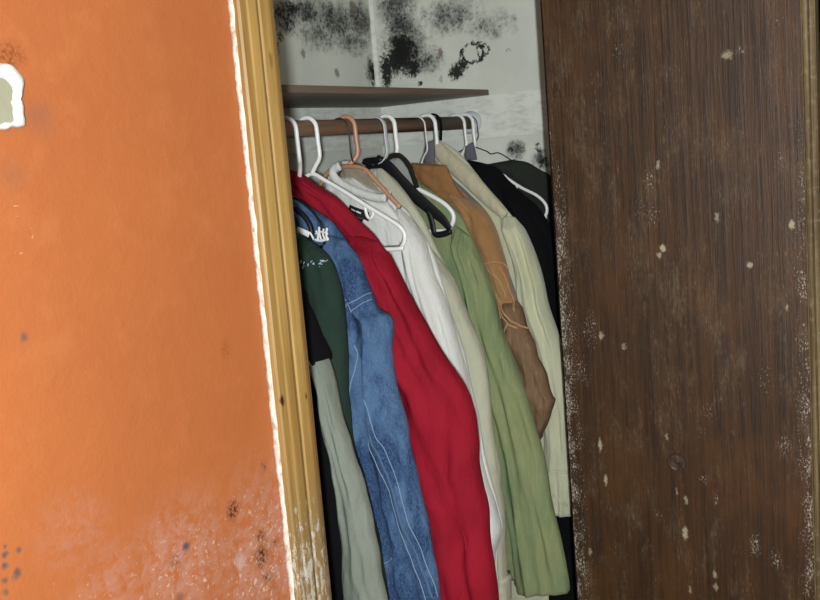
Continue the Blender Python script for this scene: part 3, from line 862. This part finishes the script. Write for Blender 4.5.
for nm, pp, hw in (('stitch_crease_line', [(0.9728, 1.2675), (0.9701, 1.2536), (0.9781, 1.2179), (0.9872, 1.1729), (0.9966, 1.1255)], 0.0009), ('stitch_crease_line', [(0.9982, 1.0908), (0.9957, 1.0545), (0.9924, 1.0254), (0.9842, 0.9821), (0.9768, 0.9311)], 0.0009),
                   ('flat_seam', [(0.9621, 1.1726), (0.9546, 1.1445), (0.9462, 1.1058), (0.9323, 1.0604), (0.9200, 1.0184), (0.9068, 0.9657), (0.8933, 0.9167), (0.8780, 0.8643), (0.8662, 0.8186)], 0.0032),
                   ('stitch_crease_line', [(0.9708, 1.1685), (0.9614, 1.1387), (0.9532, 1.0981), (0.9392, 1.0525), (0.9270, 1.0105), (0.9137, 0.9576), (0.9001, 0.9084), (0.8848, 0.8559), (0.8746, 0.8135)], 0.0007),
                   ('stitch_crease_line', [(0.9533, 1.1766), (0.9459, 1.1487), (0.9375, 1.1101), (0.9236, 1.0648), (0.9114, 1.0229), (0.8983, 0.9704), (0.8848, 0.9215), (0.8695, 0.8692), (0.8597, 0.8234)], 0.0007),
                   ('stitch_crease_line', [(0.9831, 1.2496), (0.9890, 1.2139), (0.9978, 1.1723), (1.0073, 1.1247)], 0.0006),
                   ('stitch_crease_line', [(1.0017, 1.3477), (0.9860, 1.3373), (0.9690, 1.3409), (0.9514, 1.3513), (0.9388, 1.3548)], 0.0008), ('stitch_crease_line', [(0.9986, 1.3372), (0.9811, 1.3443), (0.9663, 1.3270)], 0.0008), ('stitch_crease_line', [(0.9914, 1.3268), (0.9777, 1.3374), (0.9752, 1.3217)], 0.0007),  # short pale lines here and below paint wrinkle highlights, not sewn stitches
                   ('stitch_crease_line', [(0.9712, 1.3200), (0.9572, 1.3358), (0.9441, 1.3428)], 0.0007), ('stitch_crease_line', [(1.0027, 1.3197), (0.9925, 1.3355), (0.9870, 1.3478)], 0.0006),
                   ('stitch_crease_line', [(0.9657, 0.8954), (0.9544, 0.8822), (0.9416, 0.8840), (0.9324, 0.8928)], 0.0007)):  # pale arc painting the bright edge of a low crease
    seam(nm, g, [s2, b2], pp, hw, M['denim_thread_glint'] if nm == 'stitch_crease_line' else M['denim_seam'], 0.0013)

# red jacket
g = garment('red_jacket', 'bright red jacket between the denim jacket and the off-white sweatshirt', 'jacket', 1.48, 0.6)
ol = [(1.1785, 1.5737), (1.1651, 1.5673), (1.1407, 1.5566), (1.1150, 1.5405), (1.0872, 1.5262), (1.0557, 1.5084), (1.0326, 1.4786), (1.0066, 1.4579), (0.9773, 1.4302), (0.9562, 1.3887), (0.9328, 1.3510), (0.9064, 1.3030), (0.8680, 1.2342), (0.8273, 1.1754), (0.8116, 1.1281), (0.8077, 1.0800), (0.8062, 1.0260), (0.8010, 0.9682), (0.7972, 0.8674), (0.7910, 0.7693)]
b3 = body(g, M['red'], 1.490, ol, ol[-1][1], 0.022, 0.006, fold=0.008, seed=9.0)
s3 = cloth('sleeve', g, M['red'], 1.474, [(1.0469, 1.4508), (1.0260, 1.3813), (1.0120, 1.3082), (1.0023, 1.2347), (0.9924, 1.1420), (0.9801, 1.0488), (0.9650, 0.9166), (0.9468, 0.7441)], ol[8:], 0.034, 110, 64, 0.010, 3.2, seed=10.5, along=2.6,
           crease=((lambda t: 0.55 - 0.15 * t, 0.5, 0.1), (lambda t: 0.75, -0.5 , 0.05)))
sweep('collar', at_x(1.474, [(1.1817, 1.5483), (1.1627, 1.5490), (1.1404, 1.5404), (1.1125, 1.5243), (1.0871, 1.5085)]), 0.008, 0.012, M['red'], g, 12, 5, taper=lambda t: 1 - 0.6 * t * t)
seam('stitch_crease_line', g, [s3, b3], [(0.9249, 0.9987), (0.9052, 0.9858), (0.8858, 0.9712), (0.8746, 0.9594)], 0.002, M['red'], 0.003)
seam('stitch_crease_line', g, [s3, b3], [(0.8412, 0.9707), (0.8383, 0.9342), (0.8280, 0.8892)], 0.002, M['red'], 0.003)

# off-white sweatshirt on the copper hanger
g = garment('off_white_sweatshirt', 'off-white sweatshirt with a black neck label on the copper hanger', 'sweatshirt', 1.662, 0.5)
ol = [(1.0742, 1.5003), (1.0435, 1.4812), (1.0187, 1.4529), (0.9892, 1.4052), (0.9687, 1.3345), (0.9535, 1.2796), (0.9382, 1.2266), (0.9250, 1.1736), (0.9183, 1.1222), (0.9075, 1.0668), (0.9002, 0.9949), (0.8918, 0.9348), (0.8784, 0.8832), (0.8711, 0.8370), (0.8890, 0.7744), (0.8959, 0.6576)]
zt = 1.52
RR_ = [p for p in ol]
LL_ = [(min(1.385, 2 * YC - y), z) for y, z in ol]
b4 = cloth('body', g, M['white_knit'], 1.668, [(1.20, 1.545)] + LL_[1:], [(1.1512, 1.5421)] + ol[1:], 0.026, 100, 72, 0.006, 6.0, seed=11.0)
s4 = cloth('sleeve', g, M['white_knit'], 1.655, [(1.0449, 1.4702), (1.0365, 1.4150), (1.0303, 1.3359), (1.0195, 1.2561), (1.0031, 1.1356), (0.9866, 1.0141), (0.9783, 0.8485), (0.9811, 0.6562)], ol[1:], 0.030, 100, 56, 0.006, 3.4, seed=12.0, along=1.8,
           crease=((lambda t: 0.45, 0.6, 0.06), (0.7, 0.5, 0.05)))
cf = cloth('chest', g, M['white_knit'], 1.638, [(1.1923, 1.5500), (1.2164, 1.4726), (1.2272, 1.3808), (1.2341, 1.2347), (1.2410, 1.0418)], [(1.0591, 1.4976), (1.0315, 1.4518), (1.0224, 1.3580), (1.0155, 1.2395), (1.0142, 1.0578)], 0.016, 60, 48, 0.004, 4.0, seed=13.0)
sweep('neckband', at_x(1.619, [(1.1473, 1.5680), (1.1624, 1.5631), (1.1662, 1.5515), (1.1511, 1.5350), (1.1240, 1.5198), (1.0921, 1.5084), (1.0649, 1.5013), (1.0466, 1.5005)]), 0.0088, 0.007, M['white_knit'], g, 14, 6)
sweep('neckband', at_x(1.676, [(1.1799, 1.5711), (1.1582, 1.5657), (1.1265, 1.5437), (1.1000, 1.5223), (1.0735, 1.5031)]), 0.007, 0.006, M['white_knit'], g, 14, 6)
cloth('inner_back', g, M['beige_inside'], 1.674, [(1.1883, 1.5718), (1.1884, 1.5495), (1.1789, 1.5227)], [(1.1560, 1.5736), (1.1069, 1.5348), (1.0685, 1.4931)], 0.006, 24, 24, 0.002, 3, seed=14.0)
# black label with a white printed line
tree = bvh_of([cf])
lab = []
def lay(y, z, lift):
    h = tree.ray_cast(Vector((0.2, y, z)), Vector((1, 0, 0)))
    return Vector((h[0].x - lift if h[0] else 1.62, y, z))
def patch(name, corners, mat, parent, lift, th=0.0008, nx=8, ny=5):
    a, b, c, d = [Vector((0, *q)) for q in corners]   # top left, top right, bottom right, bottom left
    vs, fs = [], []
    for lay_k in (lift, lift - th):
        for i in range(ny + 1):
            for j in range(nx + 1):
                p = a.lerp(b, j / nx).lerp(d.lerp(c, j / nx), i / ny)
                vs.append(lay(p.y, p.z, lay_k))
    n1 = (nx + 1) * (ny + 1)
    for i in range(ny):
        for j in range(nx):
            q = (i * (nx + 1) + j, i * (nx + 1) + j + 1, (i + 1) * (nx + 1) + j + 1, (i + 1) * (nx + 1) + j)
            fs.append(q); fs.append(tuple(n1 + k for k in reversed(q)))
    rim = [j for j in range(nx + 1)] + [(i + 1) * (nx + 1) - 1 for i in range(1, ny + 1)] + [ny * (nx + 1) + j for j in range(nx - 1, -1, -1)] + [i * (nx + 1) for i in range(ny - 1, 0, -1)]
    for k in range(len(rim)):
        p, q = rim[k], rim[(k + 1) % len(rim)]
        fs.append((p, q, n1 + q, n1 + p))
    return mesh(name, vs, fs, mat, parent, False)
lb = patch('neck_label', [(1.1322, 1.4918), (1.0890, 1.4743), (1.0932, 1.4568), (1.1388, 1.4763)], M['label_black'], g, 0.0016)
patch('print_line', [(1.1283, 1.4838), (1.1192, 1.4794), (1.1194, 1.4775), (1.1285, 1.4818)], M['label_white'], lb, 0.0024, nx=2, ny=1)
patch('print_line', [(1.1168, 1.4793), (1.1078, 1.4750), (1.1081, 1.4721), (1.1172, 1.4764)], M['label_white'], lb, 0.0024, nx=2, ny=1)
patch('size_tab', [(1.1205, 1.4676), (1.1045, 1.4611), (1.1105, 1.4495), (1.1242, 1.4559)], M['label_black'], lb, 0.0012, nx=2, ny=2)

# khaki shirt under the black hanger
g = garment('khaki_shirt', 'pale khaki shirt between the off-white sweatshirt and the light green shirt', 'shirt', 1.75, 0.5)
ol = [(1.1299, 1.5558), (1.0984, 1.5293), (1.0620, 1.4826), (1.0315, 1.4284), (1.0025, 1.3603), (0.9784, 1.3172), (0.9593, 1.2723), (0.9405, 1.2234), (0.9260, 1.1786), (0.9169, 1.1234), (0.9155, 1.0549), (0.9087, 0.9673), (0.9043, 0.8766), (0.9042, 0.7583), (0.9145, 0.6516)]
b5 = body(g, M['khaki'], 1.750, ol, ol[-1][1], 0.022, 0.006, fold=0.006, seed=15.0)
s5 = cloth('sleeve', g, M['khaki'], 1.735, [(1.0835, 1.4576), (1.0689, 1.3851), (1.0547, 1.2813), (1.0356, 1.1768), (1.0212, 1.0715), (0.9971, 0.9663), (0.9778, 0.8602), (0.9583, 0.7536), (0.9526, 0.6486)], ol[4:], 0.026, 100, 52, 0.007, 3.4, seed=16.0, along=1.8)
cf5 = cloth('cuff', g, M['khaki'], 1.735, [(0.9507, 0.7020), (0.9530, 0.6441)], [(0.8994, 0.7101), (0.9037, 0.6526)], 0.028, 16, 40, 0.002, 3, seed=17.0)

# light green shirt
g = garment('light_green_shirt', 'light green long-sleeved shirt left of the tan jacket', 'shirt', 1.81, 0.5)
ol = [(1.1331, 1.5570), (1.0944, 1.5210), (1.0599, 1.4983), (1.0263, 1.4718), (1.0001, 1.4459), (0.9759, 1.3996), (0.9581, 1.3620), (0.9452, 1.3225), (0.9352, 1.2747), (0.9217, 1.2122), (0.9030, 1.1583), (0.8883, 1.1127), (0.8722, 1.0545), (0.8548, 0.9837), (0.8398, 0.9083), (0.8336, 0.8359), (0.8169, 0.7515), (0.8069, 0.6656), (0.8101, 0.6497)]
b6 = body(g, M['green_shirt'], 1.834, ol, ol[-1][1] + 0.004, 0.020, 0.006, fold=0.006, seed=18.0)
s6 = cloth('sleeve', g, M['green_shirt'], 1.820, [(1.0194, 1.4306), (1.0147, 1.3763), (1.0029, 1.2922), (0.9882, 1.1865), (0.9733, 1.0800), (0.9583, 0.9727), (0.9432, 0.8647), (0.9327, 0.7552), (0.9269, 0.6438), (0.9257, 0.6282)], ol[5:], 0.026, 110, 56, 0.008, 3.6, seed=19.0, along=1.7,
           crease=((0.3, 0.7, 0.07), (0.62, 0.5, 0.06)))
sweep('neckband', at_x(1.788, [(1.1478, 1.5716), (1.1321, 1.5789), (1.1124, 1.5775), (1.0945, 1.5598), (1.0848, 1.5344), (1.0774, 1.5091)]), 0.0055, 0.004, M['dark_band'], g, 12, 6)
nb = cloth('inner_neck', g, M['grey_cloth'], 1.793, [(1.1460, 1.5713), (1.1392, 1.5394), (1.1274, 1.5072)], [(1.1182, 1.5756), (1.0988, 1.5474), (1.0837, 1.5008)], 0.005, 24, 24, 0.002, 3, seed=20.0)

# tan suede jacket with laced fringe and a brown leather lower sleeve
g = garment('tan_jacket', 'tan suede jacket with laced cords and a brown leather lower sleeve', 'jacket', 1.92, 0.6)
ol = [(1.1033, 1.5558), (1.0792, 1.5433), (1.0666, 1.5165), (1.0303, 1.4778), (0.9980, 1.4547), (0.9762, 1.4258), (0.9642, 1.3953), (0.9553, 1.3563), (0.9425, 1.3064), (0.9296, 1.2564), (0.9200, 1.2260), (0.9024, 1.1762), (0.8794, 1.1047), (0.8587, 1.0333)]
b7 = cloth('body', g, M['tan_suede'], 1.920, [(min(1.385, 2 * YC - y), z) for y, z in ol] + [(1.33, 0.75)], ol[:9] + [(0.9438, 1.2564), (0.9352, 1.2127), (0.9252, 1.1536), (0.9158, 1.0877), (0.9110, 1.0212), (0.9335, 0.9408)] + [(0.93, 0.75)], 0.014, 90, 64, 0.006, 6.0, seed=21.0)
yk = cloth('yoke', g, M['tan_yoke'], 1.905, [(1.1556, 1.5600), (1.1536, 1.5269), (1.1427, 1.4777)], [(1.0702, 1.5501), (1.0495, 1.5036), (1.0186, 1.4633)], 0.012, 30, 36, 0.003, 4, seed=22.0)
s7 = cloth('sleeve', g, M['tan_suede'], 1.911, [(1.0690, 1.4955), (1.0440, 1.4400), (1.0248, 1.3740), (1.0106, 1.3081), (0.9955, 1.2530), (0.9900, 1.2310)], ol[3:11], 0.024, 70, 48, 0.006, 3.2, seed=23.0, along=2.6)
l7 = cloth('lower_sleeve', g, M['brown_leather'], 1.905, [(0.9912, 1.2630), (0.9766, 1.2016), (0.9538, 1.1228), (0.9277, 1.0241), (0.9034, 0.9655), (0.8954, 0.9460)], [(0.9183, 1.2503), (0.8976, 1.1815), (0.8725, 1.1085), (0.8537, 1.0462), (0.8509, 1.0376), (0.8716, 0.9857), (0.8930, 0.9462)], 0.023, 70, 48, 0.007, 3.4, seed=24.0, along=3.0)
for pp in ([(0.9928, 1.3314), (0.9731, 1.3376), (0.9541, 1.3374), (0.9389, 1.3200)], [(0.9885, 1.3249), (0.9699, 1.3182), (0.9504, 1.2921), (0.9387, 1.2597)], [(0.9834, 1.2987), (0.9683, 1.2770), (0.9493, 1.2445), (0.9278, 1.2165), (0.9079, 1.1995), (0.8966, 1.1954)],
           [(0.9827, 1.2770), (0.9617, 1.2378), (0.9353, 1.2099), (0.9175, 1.1972)], [(0.9700, 1.2552), (0.9658, 1.2159), (0.9570, 1.1744)], [(0.9330, 1.2099), (0.9463, 1.1900), (0.9574, 1.1700)],
           [(0.9548, 1.3288), (0.9427, 1.3007), (0.9315, 1.2619), (0.9195, 1.2339)], [(0.9868, 1.3162), (0.9796, 1.2857), (0.9681, 1.2487), (0.9563, 1.2161)], [(0.9690, 1.3289), (0.9567, 1.3029), (0.9448, 1.2727)]):
    seam('lace', g, [s7, l7, b7], pp, 0.0022, M['fringe'], 0.0018, 0.0012)

# slate garment whose lining shows between tan and cream
g = garment('slate_jacket', 'slate grey jacket showing as a narrow strip between the tan and cream jackets', 'jacket', 1.958, 0.7)
ol = [(1.1053, 1.5474), (1.0869, 1.5241), (1.0494, 1.4911), (1.0127, 1.4542), (0.9847, 1.4049), (0.9715, 1.3562), (0.9582, 1.3076), (0.9467, 1.2677), (0.9393, 1.2368), (0.9363, 1.1790), (0.9165, 1.0855)]
b8 = body(g, M['slate'], 1.949, ol, ol[-1][1], 0.005, 0.0, fold=0.0015, seed=25.0, back=1.30, rear_drop=0.12)
cloth('collar', g, M['slate'], 1.958, [(1.1415, 1.6031), (1.1509, 1.5860), (1.1562, 1.5573)], [(1.1257, 1.6063), (1.1255, 1.5798), (1.1279, 1.5533)], 0.006, 20, 24, 0.001, 3, seed=33.0)
for pp in ([(0.9659, 1.2823), (0.9621, 1.2690), (0.9584, 1.2535)], [(0.9563, 1.2491), (0.9523, 1.2380), (0.9481, 1.2292)]):
    seam('zip_teeth', g, [b8], pp, 0.0022, M['label_white'], 0.002)
seam('zip_pull', g, [b8], [(0.9427, 1.2381), (0.9384, 1.2315), (0.9339, 1.2271)], 0.0032, M['black_plastic'], 0.003)

# cream jacket with a fleece collar
g = garment('cream_jacket', 'cream jacket with a fleecy collar, right of the tan jacket', 'jacket', 1.995, 0.6)
ol = [(1.1388, 1.6107), (1.1111, 1.5996), (1.0773, 1.5748), (1.0543, 1.5466), (1.0293, 1.5140), (1.0023, 1.4793), (0.9725, 1.4514), (0.9550, 1.4243), (0.9334, 1.3905), (0.9171, 1.3505), (0.9035, 1.3062), (0.8937, 1.2397), (0.8766, 1.1775), (0.8649, 1.1399), (0.8570, 1.0796), (0.8516, 1.0166), (0.8502, 0.9256), (0.8536, 0.8330), (0.8611, 0.7504)]
olb = ol[:14] + [(0.8641, 1.0793), (0.8711, 0.9698), (0.8907, 0.8525), (0.9125, 0.7440), (0.9304, 0.5114)]
b9 = body(g, M['cream'], 2.003, olb, olb[-1][1], 0.018, 0.012, fold=0.006, seed=26.0, rear_drop=0.12)
s9 = cloth('sleeve', g, M['cream'], 1.990, [(0.9912, 1.4306), (0.9758, 1.3746), (0.9621, 1.2963), (0.9532, 1.2176), (0.9353, 1.1274), (0.9222, 1.0367), (0.9163, 0.9448), (0.9203, 0.8512), (0.9171, 0.7524)], ol[7:], 0.028, 110, 52, 0.007, 3.2, seed=27.0, along=2.2,
           crease=((lambda t: 0.4, 0.5, 0.08),))
sweep('collar', at_x(1.978, [(1.1380, 1.5977), (1.1215, 1.5786), (1.0955, 1.5523), (1.0625, 1.5214), (1.0301, 1.4886), (1.0005, 1.4563), (0.9733, 1.4288)]), 0.019, 0.014, M['cream_fleece'], g, 16, 6, taper=lambda t: 0.75 + 0.4 * sin(pi * t) - 0.25 * t)
sweep('hanging_loop', [(2.012, YC + 0.012, 1.648), (2.010, YC + 0.008, 1.664), (2.008, YC - 0.006, 1.6625), (2.004, YC - 0.0178, 1.650), (2.001, YC - 0.020, 1.63), (1.996, YC - 0.020, 1.605)], 0.0022, 0.0055, M['black_cloth'], g, 10, 6)
seam('cuff_wrinkle', g, [s9], [(0.9140, 0.8394), (0.9008, 0.8547), (0.8811, 0.8613), (0.8598, 0.8588)], 0.0035, M['cream'], 0.004)
seam('cuff_wrinkle', g, [s9], [(0.9143, 0.8347), (0.8963, 0.8131), (0.8782, 0.7941), (0.8647, 0.7816)], 0.0028, M['cream'], 0.0035)

# black jacket
g = garment('black_jacket', 'black jacket behind the cream one, in front of the charcoal garment', 'jacket', 2.075, 0.5)
ol = [(1.1010, 1.5547), (1.0754, 1.5484), (1.0500, 1.5422), (1.0304, 1.5318), (1.0095, 1.5055), (0.9790, 1.4766), (0.9464, 1.4479), (0.9217, 1.4153), (0.8979, 1.3717), (0.8821, 1.3172), (0.8735, 1.2264), (0.8711, 1.1115), (0.8715, 0.9478), (0.8735, 0.7563), (0.8835, 0.5087)]
b10 = body(g, M['black_knit'], 2.082, ol, 0.45, 0.022, 0.004, fold=0.006, seed=28.0)
s10 = cloth('sleeve', g, M['black_knit'], 2.072, [(1.0268, 1.4930), (1.0025, 1.4118), (0.9840, 1.3192), (0.9773, 1.2029), (0.9738, 1.0375), (0.9719, 0.8443), (0.9726, 0.6463), (0.9716, 0.4693)], ol[5:], 0.024, 80, 40, 0.005, 3, seed=29.0)
cloth('collar', g, M['slate'], 2.10, [(1.1222, 1.5877), (1.1260, 1.5739), (1.1249, 1.5552)], [(1.1029, 1.5955), (1.0992, 1.5767), (1.0959, 1.5532)], 0.008, 20, 24, 0.001, 3, seed=30.0)

# charcoal garment at the far end
g = garment('charcoal_shirt', 'charcoal green garment on the dark wire hanger at the far end of the rod', 'shirt', 2.15, 0.5)
ol = [(1.0613, 1.5438), (1.0351, 1.5444), (1.0139, 1.5499), (0.9942, 1.5393), (0.9650, 1.5213), (0.9361, 1.5034), (0.9129, 1.4791), (0.8953, 1.4462), (0.8825, 1.3767), (0.8803, 1.2137), (0.8849, 0.9748), (0.8897, 0.7283)]
ol2 = sorted([(1.0297, 1.5464), (1.0141, 1.5476), (0.9942, 1.5393), (0.9650, 1.5213), (0.9361, 1.5034), (0.9129, 1.4791), (0.8953, 1.4462), (0.8825, 1.3767), (0.8803, 1.2137), (0.8849, 0.9748), (0.8897, 0.7283)], key=lambda p: -p[1])
b11 = cloth('body', g, M['charcoal_green'], 2.155, [(y + 0.16, z - 0.015) for y, z in ol2], ol2, 0.014, 80, 48, 0.004, 4.0, seed=31.0)
